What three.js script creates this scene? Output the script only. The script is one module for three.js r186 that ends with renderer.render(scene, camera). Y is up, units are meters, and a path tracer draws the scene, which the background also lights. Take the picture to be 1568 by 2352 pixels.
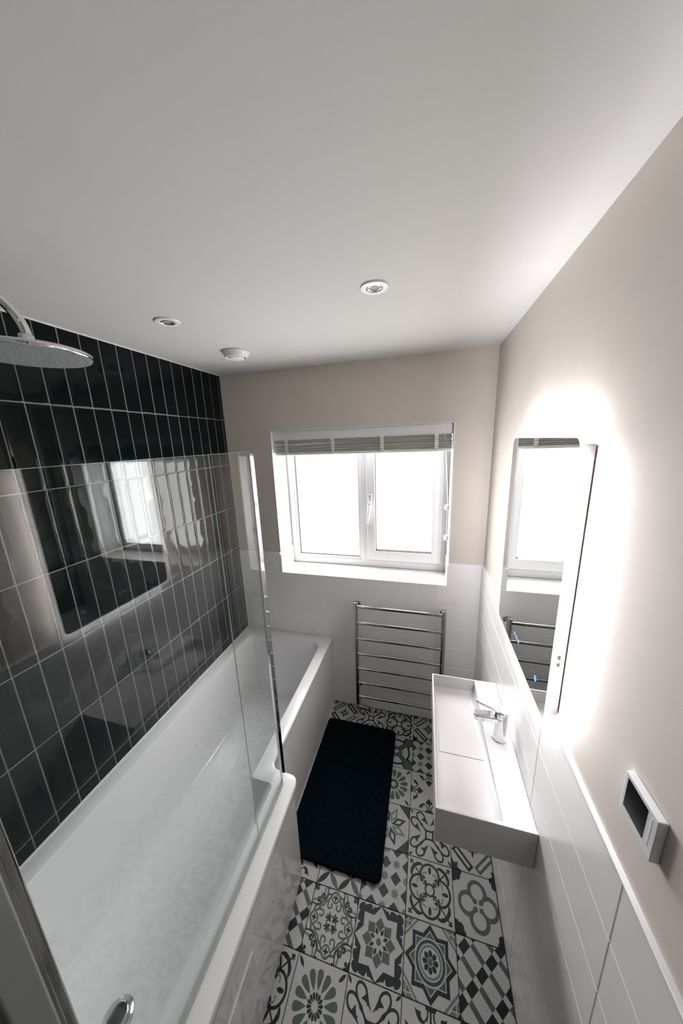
import * as THREE from 'three';
import { RoundedBoxGeometry } from 'three/addons/geometries/RoundedBoxGeometry.js';
import { mergeGeometries, toCreasedNormals } from 'three/addons/utils/BufferGeometryUtils.js';
import { RectAreaLightUniformsLib } from 'three/addons/lights/RectAreaLightUniformsLib.js';

// ---------------------------------------------------------------- camera, sky, light, exposure
const renderer = new THREE.WebGLRenderer({ antialias: true });
renderer.toneMapping = THREE.LinearToneMapping;
renderer.toneMappingExposure = 2.4;
renderer.shadowMap.enabled = true;
RectAreaLightUniformsLib.init();
const scene = new THREE.Scene();
const camera = new THREE.PerspectiveCamera(118.283, 1568 / 2352, 0.02, 60);
camera.position.set(1.3325, 1.9658, 1.8975);
camera.quaternion.setFromRotationMatrix(new THREE.Matrix4().makeBasis(
  new THREE.Vector3(0.9649729, -0.0367909, -0.2597571), new THREE.Vector3(-0.0238869, 0.9736842, -0.2266462), new THREE.Vector3(0.2612599, 0.2249122, 0.9387)));
scene.background = new THREE.Color(1.95, 1.9, 1.93);                 // bright overcast sky behind the frosted panes
const DAYLIGHT = 3.9, LED = 72, RIM_GLOW = 1.6;
function areaLight(name, w, h, pos, towards, color, intensity) {
  const l = new THREE.RectAreaLight(color, intensity, w, h);
  l.name = name; l.position.set(...pos); l.lookAt(...towards); l.castShadow = true; scene.add(l);
  return l;
}
// daylight that the two frosted panes spread into the room
areaLight('window_daylight', 0.46, 0.74, [0.63, 1.49, -0.2], [0.63, 1.49, 1], new THREE.Color(1, 0.98, 0.985), DAYLIGHT);
areaLight('window_daylight', 0.38, 0.68, [1.19, 1.525, -0.185], [1.19, 1.525, 1], new THREE.Color(1, 0.98, 0.985), DAYLIGHT);

// ---------------------------------------------------------------- helpers
let seed = 7;
const rnd = () => { seed = (seed * 1664525 + 1013904223) >>> 0; return seed / 4294967296; };
const rr = (a, b) => a + (b - a) * rnd();
const taken = new Map();
const numbered = (n) => { const k = taken.get(n) ?? 0; taken.set(n, k + 1); return k ? n + '_' + String(k).padStart(3, '0') : n; };
function put(m, parent) { m.castShadow = m.receiveShadow = true; (parent ?? scene).add(m); return m; }
function mesh(name, g, m, parent) { const o = new THREE.Mesh(g, m); o.name = parent ? name : numbered(name); return put(o, parent); }
function thing(name, label, category, group) { const o = new THREE.Group(); o.name = numbered(name); o.userData = { label, category }; if (group) o.userData.group = group; scene.add(o); return o; }
function structure(o, label) { o.userData.kind = 'structure'; if (label) o.userData.label = label; return o; }
const at = (g, x, y, z) => g.translate(x, y, z);
function uvMetres(g) {                                             // box mapping, uv in metres
  const p = g.attributes.position, n = g.attributes.normal, uv = new Float32Array(p.count * 2);
  for (let i = 0; i < p.count; i++) {
    const a = [Math.abs(n.getX(i)), Math.abs(n.getY(i)), Math.abs(n.getZ(i))], k = a.indexOf(Math.max(...a));
    uv[2 * i] = k === 0 ? p.getZ(i) : p.getX(i); uv[2 * i + 1] = k === 1 ? p.getZ(i) : p.getY(i);
  }
  return g.setAttribute('uv', new THREE.BufferAttribute(uv, 2));
}
const box = (x0, x1, y0, y1, z0, z1) => uvMetres(at(new THREE.BoxGeometry(x1 - x0, y1 - y0, z1 - z0), (x0 + x1) / 2, (y0 + y1) / 2, (z0 + z1) / 2));
const rbox = (x0, x1, y0, y1, z0, z1, r = 0.003, s = 2) => uvMetres(at(new RoundedBoxGeometry(x1 - x0, y1 - y0, z1 - z0, s, r), (x0 + x1) / 2, (y0 + y1) / 2, (z0 + z1) / 2));
const merge = (...gs) => mergeGeometries(gs.map((g) => { const h = g.index ? g.toNonIndexed() : g; for (const k of Object.keys(h.attributes)) if (!['position', 'normal', 'uv'].includes(k)) h.deleteAttribute(k); return h; }));
function rod(a, b, r, seg = 20, r2 = r) {
  const A = new THREE.Vector3(...a), B = new THREE.Vector3(...b), d = B.clone().sub(A);
  const g = new THREE.CylinderGeometry(r2, r, d.length(), seg);
  g.applyQuaternion(new THREE.Quaternion().setFromUnitVectors(new THREE.Vector3(0, 1, 0), d.normalize()));
  return g.translate((A.x + B.x) / 2, (A.y + B.y) / 2, (A.z + B.z) / 2);
}
const lathe = (pts, seg = 40) => new THREE.LatheGeometry(pts.map((p) => new THREE.Vector2(...p)), seg);
const tube = (pts, r, seg = 40, rs = 14) => new THREE.TubeGeometry(new THREE.CatmullRomCurve3(pts.map((p) => new THREE.Vector3(...p))), seg, r, rs, false);
// outline with rounded corners: corners [x, y, r]
function roundedPath(corners, steps = 8) {
  const out = [], n = corners.length;
  for (let i = 0; i < n; i++) {
    const [x, y, r] = corners[i], [px, py] = corners[(i + n - 1) % n], [qx, qy] = corners[(i + 1) % n];
    const a = [px - x, py - y], b = [qx - x, qy - y], la = Math.hypot(...a), lb = Math.hypot(...b);
    const p0 = [x + a[0] / la * r, y + a[1] / la * r], p1 = [x + b[0] / lb * r, y + b[1] / lb * r];
    for (let k = 0; k <= steps; k++) {
      const t = k / steps, u = 1 - t;
      const w0 = u * u, w1 = 1.414 * u * t, w2 = t * t, w = w0 + w1 + w2;  // a circular arc as a rational curve
      out.push([(w0 * p0[0] + w1 * x + w2 * p1[0]) / w, (w0 * p0[1] + w1 * y + w2 * p1[1]) / w]);
    }
  }
  return out;
}
const shapeOf = (pts) => new THREE.Shape(pts.map((p) => new THREE.Vector2(...p)));
const rectPts = (x0, x1, y0, y1, r, steps = 8) => roundedPath([[x0, y0, r], [x1, y0, r], [x1, y1, r], [x0, y1, r]], steps);
// a tile lying in the xy plane, face towards +z at z = 0, with a chamfered edge; uv = (x, y) * scale + offset
function tileGeo(w, h, t, b, us = 1, u0 = 0, v0 = 0) {
  const P = [], UV = [], I = [], N = [];
  const quad = (c) => { const k = P.length / 3; const e1 = new THREE.Vector3(...c[1]).sub(new THREE.Vector3(...c[0])), e2 = new THREE.Vector3(...c[3]).sub(new THREE.Vector3(...c[0])), n = e1.cross(e2).normalize(); for (const p of c) { P.push(...p); N.push(n.x, n.y, n.z); UV.push(p[0] * us + u0, p[1] * us + v0); } I.push(k, k + 1, k + 2, k, k + 2, k + 3); };
  const ring = (x, y, z) => [[-x, -y, z], [x, -y, z], [x, y, z], [-x, y, z]];
  const A = ring(w / 2 - b, h / 2 - b, 0), B = ring(w / 2, h / 2, -b), C = ring(w / 2, h / 2, -t);
  quad(A);
  for (const [lo, hi] of [[B, A], [C, B]]) for (let i = 0; i < 4; i++) { const j = (i + 1) % 4; quad([lo[i], lo[j], hi[j], hi[i]]); }
  const g = new THREE.BufferGeometry();
  g.setAttribute('position', new THREE.Float32BufferAttribute(P, 3)); g.setAttribute('normal', new THREE.Float32BufferAttribute(N, 3)); g.setAttribute('uv', new THREE.Float32BufferAttribute(UV, 2)); g.setIndex(I);
  return g;
}
// hand-glazed tile: wavy face, soft rolled edge, same placing as tileGeo
function glazedGeo(w, h, t, nx, ny) {
  const ph = [rr(0, 6.3), rr(0, 6.3), rr(0, 6.3), rr(0, 6.3), rr(0, 6.3)], tx = rr(-0.008, 0.008), ty = rr(-0.003, 0.003), amp = rr(0.7, 1.15);
  const H = (x, y) => amp * (0.00022 * Math.sin(48 * x + ph[0] + 9 * y) + 0.00030 * Math.sin(27 * y + ph[1] + 22 * x) + 0.00016 * Math.sin(61 * y - 40 * x + ph[2]) + 0.00010 * Math.sin(120 * y + ph[3] + 70 * x)) + tx * x + ty * y;
  const e = 0.0022, xs = [-w / 2, -w / 2 + e], ys = [-h / 2, -h / 2 + e];
  for (let i = 1; i < nx; i++) xs.push(-w / 2 + e + (w - 2 * e) * i / nx);
  for (let i = 1; i < ny; i++) ys.push(-h / 2 + e + (h - 2 * e) * i / ny);
  xs.push(w / 2 - e, w / 2); ys.push(h / 2 - e, h / 2);
  const P = [], I = [], X = xs.length, Y = ys.length;
  for (let j = 0; j < Y; j++) for (let i = 0; i < X; i++) { const rim = i === 0 || j === 0 || i === X - 1 || j === Y - 1; P.push(xs[i], ys[j], rim ? -0.0019 : H(xs[i], ys[j])); }
  for (let j = 0; j < Y - 1; j++) for (let i = 0; i < X - 1; i++) { const a = j * X + i; I.push(a, a + 1, a + X + 1, a, a + X + 1, a + X); }
  const g = new THREE.BufferGeometry();
  g.setAttribute('position', new THREE.Float32BufferAttribute(P, 3)); g.setIndex(I); g.computeVertexNormals();
  const sides = tileGeo(w, h, t, 0.0019).translate(0, 0, -0.0002);
  const face = g.toNonIndexed(); face.setAttribute('uv', new THREE.Float32BufferAttribute(new Float32Array(face.attributes.position.count * 2), 2));
  const sg = sides.toNonIndexed(); // keep only the flanks of the body
  const cut = new THREE.BufferGeometry();
  for (const k of ['position', 'normal', 'uv']) cut.setAttribute(k, new THREE.Float32BufferAttribute(sg.attributes[k].array.slice(30 * sg.attributes[k].itemSize), sg.attributes[k].itemSize));
  return mergeGeometries([face, cut]);
}
// value-noise texture, tiling
function noiseTex(size, cells, lo, hi, octaves = 3, sd = 1) {
  const d = new Uint8Array(size * size * 4); let s = sd * 977 + 13; const rn = () => { s = (s * 1664525 + 1013904223) >>> 0; return s / 4294967296; };
  const f = new Float32Array(size * size); let tot = 0;
  for (let o = 0; o < octaves; o++) {
    const c = cells << o, a = 1 / (1 + o * 0.7), G = Array.from({ length: c * c }, rn); tot += a;
    for (let y = 0; y < size; y++) for (let x = 0; x < size; x++) {
      const u = x / size * c, v = y / size * c, i = Math.floor(u), j = Math.floor(v), fu = u - i, fv = v - j, su = fu * fu * (3 - 2 * fu), sv = fv * fv * (3 - 2 * fv);
      const q = (p, r) => G[(r % c) * c + (p % c)];
      f[y * size + x] += a * ((q(i, j) * (1 - su) + q(i + 1, j) * su) * (1 - sv) + (q(i, j + 1) * (1 - su) + q(i + 1, j + 1) * su) * sv);
    }
  }
  for (let i = 0; i < size * size; i++) { const v = Math.round(255 * (lo + (hi - lo) * f[i] / tot)); d.set([v, v, v, 255], i * 4); }
  const t = new THREE.DataTexture(d, size, size); t.wrapS = t.wrapT = THREE.RepeatWrapping; t.magFilter = THREE.LinearFilter; t.needsUpdate = true; return t;
}
const rep = (t, k) => { const c = t.clone(); c.repeat.set(k, k); c.needsUpdate = true; return c; };
const M = (color, roughness, extra = {}) => new THREE.MeshPhysicalMaterial({ color, roughness, ...extra });
const rgb = (r, g, b) => new THREE.Color().setRGB(r, g, b);

// ---------------------------------------------------------------- materials
const grain = noiseTex(256, 24, 0, 1, 3, 3);
const rough = noiseTex(256, 8, 0.75, 1, 4, 5);
const paintTone = noiseTex(256, 5, 0.95, 1, 4, 9); paintTone.colorSpace = THREE.SRGBColorSpace;
const MAT = {
  ceiling: M(rgb(0.60, 0.603, 0.585), 0.95, { bumpMap: rep(grain, 3), bumpScale: 0.0002 }),
  paint: M(rgb(0.70, 0.650, 0.590), 0.85, { bumpMap: rep(grain, 4), bumpScale: 0.00008, map: rep(paintTone, 0.7) }),
  nib: M(rgb(0.20, 0.21, 0.205), 0.6),  // shade put into the end wall grey, darkened to cut bounce near the camera
  hall: M(rgb(0.06, 0.06, 0.06), 0.9),  // near black: shade put into the colour, so these unseen walls bounce little light
  plain: M(rgb(0.72, 0.71, 0.70), 0.8, { bumpMap: rep(grain, 3), bumpScale: 0.0002 }),
  whiteTile: [0.875, 0.885, 0.893].map((v) => M(rgb(v, v * 0.992, v * 0.975), 0.22, { bumpMap: rep(grain, 1.2), bumpScale: 0.0002 })),
  whiteGrout: M(rgb(0.90, 0.89, 0.87), 0.9),
  darkTile: [[0.0015, 0.0042, 0.0044], [0.0020, 0.0050, 0.0050], [0.0013, 0.0036, 0.0042], [0.0022, 0.0048, 0.0058]].map((c) => M(rgb(...c), 0.045, { specularIntensity: 0.42 })),
  darkGrout: M(rgb(0.20, 0.21, 0.20), 0.95),
  floorGrout: M(rgb(0.018, 0.021, 0.023), 0.9),
  trim: M(rgb(0.80, 0.79, 0.78), 0.3),
  bath: M(rgb(0.85, 0.855, 0.86), 0.09),
  bathPanel: M(rgb(0.74, 0.73, 0.71), 0.02),
  ceramic: M(rgb(0.68, 0.668, 0.67), 0.28),
  upvc: M(rgb(0.86, 0.86, 0.865), 0.25),
  whitePlastic: M(rgb(0.80, 0.80, 0.80), 0.35),
  housing: M(rgb(0.24, 0.23, 0.235), 0.5),
  blind: M(rgb(0.66, 0.67, 0.63), 0.45),
  tape: M(rgb(0.80, 0.80, 0.79), 0.8),
  chrome: M(rgb(0.80, 0.81, 0.82), 0.05, { metalness: 1 }),
  steel: M(rgb(0.50, 0.50, 0.49), 0.10, { metalness: 1 }),
  chromeDim: M(rgb(0.55, 0.56, 0.57), 0.16, { metalness: 1 }),
  glass: new THREE.MeshPhysicalMaterial({ color: rgb(0.965, 0.985, 0.978), roughness: 0, transmission: 1, thickness: 0, ior: 1.52, specularIntensity: 0.65 }),
  glassEdge: M(rgb(0.40, 0.62, 0.56), 0.12, { transmission: 0.35, thickness: 0 }),
  seal: M(rgb(0.75, 0.78, 0.77), 0.2, { transmission: 0.6, thickness: 0 }),
  frosted: new THREE.MeshPhysicalMaterial({ color: rgb(0.97, 0.965, 0.97), roughness: 1, transmission: 1, thickness: 0, ior: 1.5 }),
  mirror: M(rgb(0.90, 0.915, 0.91), 0.0, { metalness: 1 }),
  black: M(rgb(0.012, 0.014, 0.015), 0.25),
  screen: M(rgb(0.006, 0.009, 0.009), 0.12),
  mat: M(rgb(0.0012, 0.0052, 0.0080), 0.9, { specularIntensity: 0.12 }),
};

// ---------------------------------------------------------------- room shell (metres: window wall z = 0, left wall x = 0, floor y = 0)
const W = 1.69, TILE_X = 1.68, H = 2.42, DADO = 1.2, ZB = 2.02, ZH = 4.2;
const WIN = { x0: 0.333, x1: 1.488, y0: 1.046, y1: 2.05, back: -0.215 };
structure(mesh('ceiling', box(-0.15, W + 0.15, H, H + 0.12, -0.32, ZH + 0.15), MAT.ceiling), 'plain white painted ceiling');
const floor = structure(mesh('floor', box(-0.15, W + 0.15, -0.12, -0.0012, -0.32, ZH + 0.15), MAT.floorGrout), 'floor of patterned cement-look tiles with dark grout');
const wallLeft = structure(mesh('wall_left', box(-0.15, -0.0095, 0, H, -0.32, ZB + 0.15), MAT.plain), 'wall of glossy dark vertical tiles beside the bath');
const wallBack = structure(mesh('wall_back', merge(
  box(-0.01, WIN.x0, 0, H, -0.32, -0.005), box(WIN.x1, W + 0.15, 0, H, -0.32, -0.005),
  box(WIN.x0, WIN.x1, 0, WIN.y0 - 0.008, -0.32, -0.005), box(WIN.x0, WIN.x1, WIN.y1, H, -0.32, -0.005)), MAT.paint), 'taupe window wall with white tiles below');
const wallRight = structure(mesh('wall_right', box(W, W + 0.15, 0, H, -0.005, ZB + 0.15), MAT.paint), 'taupe right wall with white tiles below');
structure(mesh('wall_front', merge(box(-0.15, 0.84, 0, H, ZB, ZB + 0.11), box(1.63, W + 0.15, 0, H, ZB, ZB + 0.11), box(0.84, 1.63, 2.02, H, ZB, ZB + 0.11)), MAT.hall), 'wall with the doorway behind the camera, darkened to cut bounced light');
structure(mesh('wall_hall', merge(box(-0.15, -0.05, 0, H, ZB + 0.11, ZH), box(W + 0.05, W + 0.15, 0, H, ZB + 0.11, ZH), box(-0.15, W + 0.15, 0, H, ZH, ZH + 0.12)), MAT.hall), 'unseen hall beyond the doorway, coloured near black to return little light');
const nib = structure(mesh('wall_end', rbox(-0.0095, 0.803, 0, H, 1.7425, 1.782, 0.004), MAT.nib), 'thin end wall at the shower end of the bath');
// ---- white 40 x 15 cm tiles: window wall
const whiteSets = new Map();
function whiteTile(w, h) { const k = w.toFixed(3) + h.toFixed(3); if (!whiteSets.has(k)) whiteSets.set(k, tileGeo(w, h, 0.008, 0.0012)); return whiteSets.get(k); }
function layTiles(parent, us, vs, place, gap = 0.002, skip) {
  for (let j = 0; j < vs.length - 1; j++) for (let i = 0; i < us.length - 1; i++) {
    const parts = skip ? skip(us[i], us[i + 1], vs[j], vs[j + 1]) : [[us[i], us[i + 1], vs[j], vs[j + 1]]];
    for (const [a, b, c, d] of parts) {
      if (b - a < 0.006 || d - c < 0.006) continue;
      const t = mesh('tile', whiteTile(b - a - gap, d - c - gap), MAT.whiteTile[Math.floor(rnd() * 3)], parent);
      place(t, (a + b) / 2, (c + d) / 2);
    }
  }
}
mesh('grout', merge(box(0, WIN.x0, 0, DADO - 0.002, -0.006, 0.0043), box(WIN.x1, TILE_X, 0, DADO - 0.002, -0.006, 0.0043), box(WIN.x0, WIN.x1, 0, WIN.y0 - 0.009, -0.006, 0.0043)), MAT.whiteGrout, wallBack);
const rows = [0, 0.15, 0.3, 0.45, 0.6, 0.75, 0.9, 1.05, 1.2];
const aroundWindow = (a, b, c, d) => {
  if (d <= WIN.y0 + 0.006) return [[a, b, c, d]];
  const out = [];
  if (a < WIN.x0) out.push([a, Math.min(b, WIN.x0), c, d]);
  if (b > WIN.x1) out.push([Math.max(a, WIN.x1), b, c, d]);
  return out;
};
layTiles(wallBack, [0.002, 0.255, 0.655, 1.04, 1.435, TILE_X], rows, (t, u, v) => t.position.set(u, v, 0.005), 0.002, aroundWindow);
// ---- reveal and sill tiles of the window recess
mesh('reveal_plaster', merge(box(WIN.x0 - 0.001, WIN.x0 + 0.004, 1.18, WIN.y1, -0.2, -0.002), box(WIN.x1 - 0.004, WIN.x1 + 0.001, 1.18, WIN.y1, -0.2, -0.002), box(WIN.x0, WIN.x1, WIN.y1 - 0.004, WIN.y1, -0.2, -0.002)), MAT.upvc, wallBack);
for (const [a, b] of [[WIN.x0, 0.648], [0.648, 1.04], [1.04, WIN.x1]]) mesh('tile', rbox(a + 0.001, b - 0.001, WIN.y0 - 0.008, WIN.y0, -0.212, 0.006, 0.0012), MAT.whiteTile[1], wallBack).userData.label = 'glossy white tile on the window sill';
mesh('tile', rbox(WIN.x0 - 0.002, WIN.x0 + 0.009, WIN.y0 + 0.001, 1.186, -0.212, 0.006, 0.0012), MAT.whiteTile[2], wallBack);
mesh('tile', rbox(WIN.x1 - 0.009, WIN.x1 + 0.002, WIN.y0 + 0.001, 1.186, -0.212, 0.006, 0.0012), MAT.whiteTile[2], wallBack);
// ---- white tiles: right wall, and the pale ledge on top of them
mesh('grout', box(TILE_X + 0.0015, W + 0.002, 0, DADO - 0.004, 0.0, ZB), MAT.whiteGrout, wallRight);
layTiles(wallRight, [0.006, 0.24, 0.64, 1.04, 1.42, 1.82, 2.019], rows, (t, u, v) => { t.position.set(TILE_X, v, u); t.rotation.y = -Math.PI / 2; });
structure(mesh('trim_1', rbox(TILE_X - 0.0008, W + 0.003, DADO - 0.001, DADO + 0.003, 0.0, ZB, 0.0008, 1), MAT.trim), 'pale ledge along the top of the white wall tiles');
structure(mesh('trim_2', rbox(0.0, WIN.x0 - 0.003, DADO - 0.001, DADO + 0.002, -0.007, 0.0058, 0.0008, 1), MAT.trim), 'pale tile edge between dark wall and window');
structure(mesh('trim_3', rbox(WIN.x1 + 0.003, TILE_X - 0.001, DADO - 0.001, DADO + 0.002, -0.007, 0.0058, 0.0008, 1), MAT.trim), 'pale tile edge between window and mirror wall');
// ---- dark glazed 7.5 x 30 cm tiles: left wall
mesh('grout', box(-0.012, -0.0024, 0, H, -0.004, 1.744), MAT.darkGrout, wallLeft);
{
  const TW = 0.0775, TH = 0.3035, zs = [0.002, 0.024], ys = [H - 0.002];
  while (zs[zs.length - 1] < 1.740) zs.push(Math.min(1.741, zs[zs.length - 1] + TW));
  for (let k = 0; k < 7; k++) ys.push(2.136 - k * TH);
  const sets = {};
  for (let j = 0; j < ys.length - 1; j++) for (let i = 0; i < zs.length - 1; i++) {
    const w = zs[i + 1] - zs[i] - 0.0042, h = ys[j] - ys[j + 1] - 0.0042, k = w.toFixed(3) + h.toFixed(3);
    if (w < 0.01) continue;
    sets[k] ??= Array.from({ length: w > 0.07 ? 7 : 1 }, () => glazedGeo(w, h, 0.009, 5, 12));
    const t = mesh('tile', sets[k][Math.floor(rnd() * sets[k].length)], MAT.darkTile[Math.floor(rnd() * 4)], wallLeft);
    t.position.set(rr(-0.0006, 0.0002), (ys[j] + ys[j + 1]) / 2 + rr(-0.0006, 0.0006), (zs[i] + zs[i + 1]) / 2 + rr(-0.0004, 0.0004));
    t.rotation.set(0, Math.PI / 2, rr(-0.0016, 0.0016), 'YXZ');
  }
  structure(mesh('trim_4', box(-0.006, 0.003, H - 0.0045, H, 0, 1.742), MAT.trim), 'white sealant line above the dark tiles');
}

// ---------------------------------------------------------------- patterned floor tiles
const BASE = '#b0b1ad', MID = '#4c5552', DARK = '#10191c', SOFT = '#69716e';
function pattern(draw) {
  const c = document.createElement('canvas'); c.width = c.height = 512;
  const g = c.getContext('2d');
  g.fillStyle = BASE; g.fillRect(0, 0, 512, 512);
  g.translate(256, 256); g.scale(256, 256); g.lineJoin = 'miter'; g.lineCap = 'butt';
  draw(g);
  const d = g.getImageData(0, 0, 512, 512); let s = 99;               // cement speckle
  for (let i = 0; i < d.data.length; i += 4) { s = (s * 1664525 + 1013904223) >>> 0; const n = ((s >>> 24) - 128) / 128 * 5; for (let k = 0; k < 3; k++) d.data[i + k] = Math.max(0, Math.min(255, d.data[i + k] + n)); }
  g.putImageData(d, 0, 0);
  const t = new THREE.CanvasTexture(c); t.colorSpace = THREE.SRGBColorSpace; t.magFilter = THREE.LinearFilter; t.anisotropy = 8;
  return M(rgb(1, 1, 1), 0.5, { map: t, specularIntensity: 0.6 });
}
const poly = (g, pts, col) => { g.beginPath(); pts.forEach((p, i) => (i ? g.lineTo(...p) : g.moveTo(...p))); g.closePath(); g.fillStyle = col; g.fill(); };
const disc = (g, x, y, r, col) => { g.beginPath(); g.arc(x, y, r, 0, 7); g.fillStyle = col; g.fill(); };
const ring = (g, x, y, r, w, col) => { g.beginPath(); g.arc(x, y, r, 0, 7); g.lineWidth = w; g.strokeStyle = col; g.stroke(); };
const oval = (g, x, y, a, b, rot, col) => { g.beginPath(); g.ellipse(x, y, a, b, rot, 0, 7); g.fillStyle = col; g.fill(); };
const path = (g, d, col, w) => { const p = new Path2D(d); if (w) { g.lineWidth = w; g.strokeStyle = col; g.stroke(p); } else { g.fillStyle = col; g.fill(p); } };
const spin = (g, n, f) => { for (let k = 0; k < n; k++) { g.save(); g.rotate(2 * Math.PI * k / n); f(k); g.restore(); } };
const both = (g, f) => { g.save(); f(); g.scale(1, -1); f(); g.restore(); };          // and its mirror image
const star = (n, R, r, a0 = 0) => Array.from({ length: 2 * n }, (_, i) => { const a = a0 + Math.PI * i / n, q = i % 2 ? r : R; return [q * Math.cos(a), q * Math.sin(a)]; });
const leaf = (g, x0, y0, x1, y1, w, col) => { const mx = (x0 + x1) / 2, my = (y0 + y1) / 2, dx = x1 - x0, dy = y1 - y0; g.beginPath(); g.moveTo(x0, y0); g.quadraticCurveTo(mx - dy * w, my + dx * w, x1, y1); g.quadraticCurveTo(mx + dy * w, my - dx * w, x0, y0); g.fillStyle = col; g.fill(); };
const trefoil = (g, x, y, r, col) => { disc(g, x, y, r, col); spinAt(g, x, y, 3, (k) => disc(g, r * 1.05, 0, r * 0.8, col)); };
const spinAt = (g, x, y, n, f) => { g.save(); g.translate(x, y); spin(g, n, f); g.restore(); };
const PRINT = {
  bars(g) {
    spin(g, 4, (k) => {
      const col = k % 2 ? MID : DARK; g.save(); g.rotate(-Math.PI / 4); g.translate(0.70, 0);
      g.lineWidth = 0.10; g.strokeStyle = col; g.strokeRect(-0.11, -0.46, 0.22, 0.92); g.restore();
      poly(g, [[1, 1], [0.58, 1], [0.76, 0.9], [0.72, 0.72], [0.9, 0.76], [1, 0.58]], DARK);
    });
    spin(g, 8, (k) => { poly(g, [[0, 0], [0.17, -0.075], [k % 2 ? 0.30 : 0.42, 0], [0.17, 0.075]], k % 2 ? MID : DARK); });
    g.strokeStyle = BASE; g.lineWidth = 0.02; spin(g, 8, () => { g.save(); g.rotate(Math.PI / 8); g.beginPath(); g.moveTo(0, 0); g.lineTo(0.3, 0); g.stroke(); g.restore(); });
  },
  scroll(g) {
    const col = DARK;
    spin(g, 4, () => { for (const flip of [0, 1]) { g.save(); if (flip) g.transform(0, 1, 1, 0, 0, 0);           // the two curls of an arm mirror each other about the diagonal
      path(g, 'M0.40 0.42 C0.52 0.50 0.62 0.62 0.635 0.74 C0.64 0.86 0.58 0.925 0.49 0.925 C0.38 0.925 0.27 0.85 0.225 0.72', col, 0.075);
      path(g, 'M0.30 0.87 C0.19 0.78 0.16 0.58 0.015 0.40 C0.09 0.43 0.12 0.47 0.16 0.50 C0.17 0.46 0.20 0.47 0.22 0.55 C0.26 0.53 0.33 0.60 0.40 0.57 C0.41 0.64 0.30 0.66 0.28 0.72 C0.275 0.78 0.29 0.83 0.30 0.87 Z', col);
      g.restore(); }
      path(g, 'M0.10 0.20 C0.22 0.24 0.30 0.34 0.37 0.46 L0.46 0.46 L0.46 0.37 C0.34 0.30 0.24 0.22 0.20 0.10 Z', col);
      leaf(g, 0.99, 0.99, 0.84, 0.80, 0.35, col);
    });
    poly(g, [[-0.21, -0.21], [0.21, -0.21], [0.21, 0.21], [-0.21, 0.21]], col); poly(g, [[-0.13, -0.13], [0.13, -0.13], [0.13, 0.13], [-0.13, 0.13]], BASE);
  },
  quatrefoil(g) {
    spin(g, 4, () => { g.beginPath(); g.arc(0.45, 0, 0.42, -2.18, 2.18); g.lineWidth = 0.085; g.strokeStyle = DARK; g.stroke(); });
    ring(g, 0, 0, 0.19, 0.075, MID); ring(g, 0, 0, 0.19, 0.03, DARK);
    spin(g, 4, () => {
      oval(g, 0.66, 0, 0.135, 0.065, 0, DARK);
      both(g, () => { g.beginPath(); g.arc(0.42, 0.20, 0.13, -0.5, 1.9); g.lineWidth = 0.05; g.strokeStyle = SOFT; g.stroke(); });
      g.save(); g.rotate(Math.PI / 4); disc(g, 0.24, 0, 0.05, DARK); disc(g, 0.30, 0.055, 0.042, DARK); disc(g, 0.30, -0.055, 0.042, DARK);
      g.lineWidth = 0.05; g.strokeStyle = DARK; g.beginPath(); g.moveTo(0.32, 0); g.lineTo(1.22, 0); g.stroke();
      both(g, () => { path(g, 'M0.92 0.0 C0.94 0.10 0.86 0.14 0.86 0.24 C0.80 0.22 0.82 0.32 0.74 0.36 C0.90 0.36 1.02 0.26 1.02 0.12 C1.06 0.10 1.04 0.02 1.02 0.0 Z', DARK); });
      disc(g, 1.22, 0, 0.045, DARK); disc(g, 1.17, 0.06, 0.035, DARK); disc(g, 1.17, -0.06, 0.035, DARK);
      g.restore();
    });
  },
  wheel(g) {
    ring(g, 0, 0, 0.80, 0.11, DARK);
    spin(g, 4, () => { g.save(); g.rotate(Math.PI / 4); poly(g, [[0, -0.16], [0.72, -0.13], [0.86, -0.30], [1.5, -0.34], [1.5, 0.34], [0.86, 0.30], [0.72, 0.13], [0, 0.16]], DARK); poly(g, [[0, -0.10], [0.76, -0.08], [0.90, -0.23], [1.5, -0.27], [1.5, 0.27], [0.90, 0.23], [0.76, 0.08], [0, 0.10]], MID); g.restore(); });
    spin(g, 4, () => poly(g, [[0.16, -0.16], [0.44, 0], [0.16, 0.16]], MID));
    poly(g, [[0.16, 0], [0, 0.16], [-0.16, 0], [0, -0.16]], BASE);
  },
  checks(g) {
    for (let i = -2; i <= 2; i++) for (let j = -2; j <= 2; j++) { g.save(); g.translate(i / 2, j / 2); if ((i + j) & 1) poly(g, [[0.245, 0], [0, 0.245], [-0.245, 0], [0, -0.245]], '#2b3535'); else poly(g, star(9, 0.185, 0.115), SOFT); g.restore(); }
  },
  daisy(g) {
    spin(g, 14, () => { g.save(); g.rotate(Math.PI / 14);
      path(g, 'M0.33 0 C0.42 -0.05 0.60 -0.125 0.74 -0.115 C0.86 -0.10 0.86 0.10 0.74 0.115 C0.60 0.125 0.42 0.05 0.33 0 Z', MID);
      path(g, 'M0.11 0 C0.15 -0.03 0.22 -0.05 0.27 -0.042 C0.31 -0.03 0.31 0.03 0.27 0.042 C0.22 0.05 0.15 0.03 0.11 0 Z', DARK); g.restore(); });
    spin(g, 4, () => leaf(g, 0.70, 0.70, 0.95, 0.95, 0.32, DARK));
  },
  fleur(g) {
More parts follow.
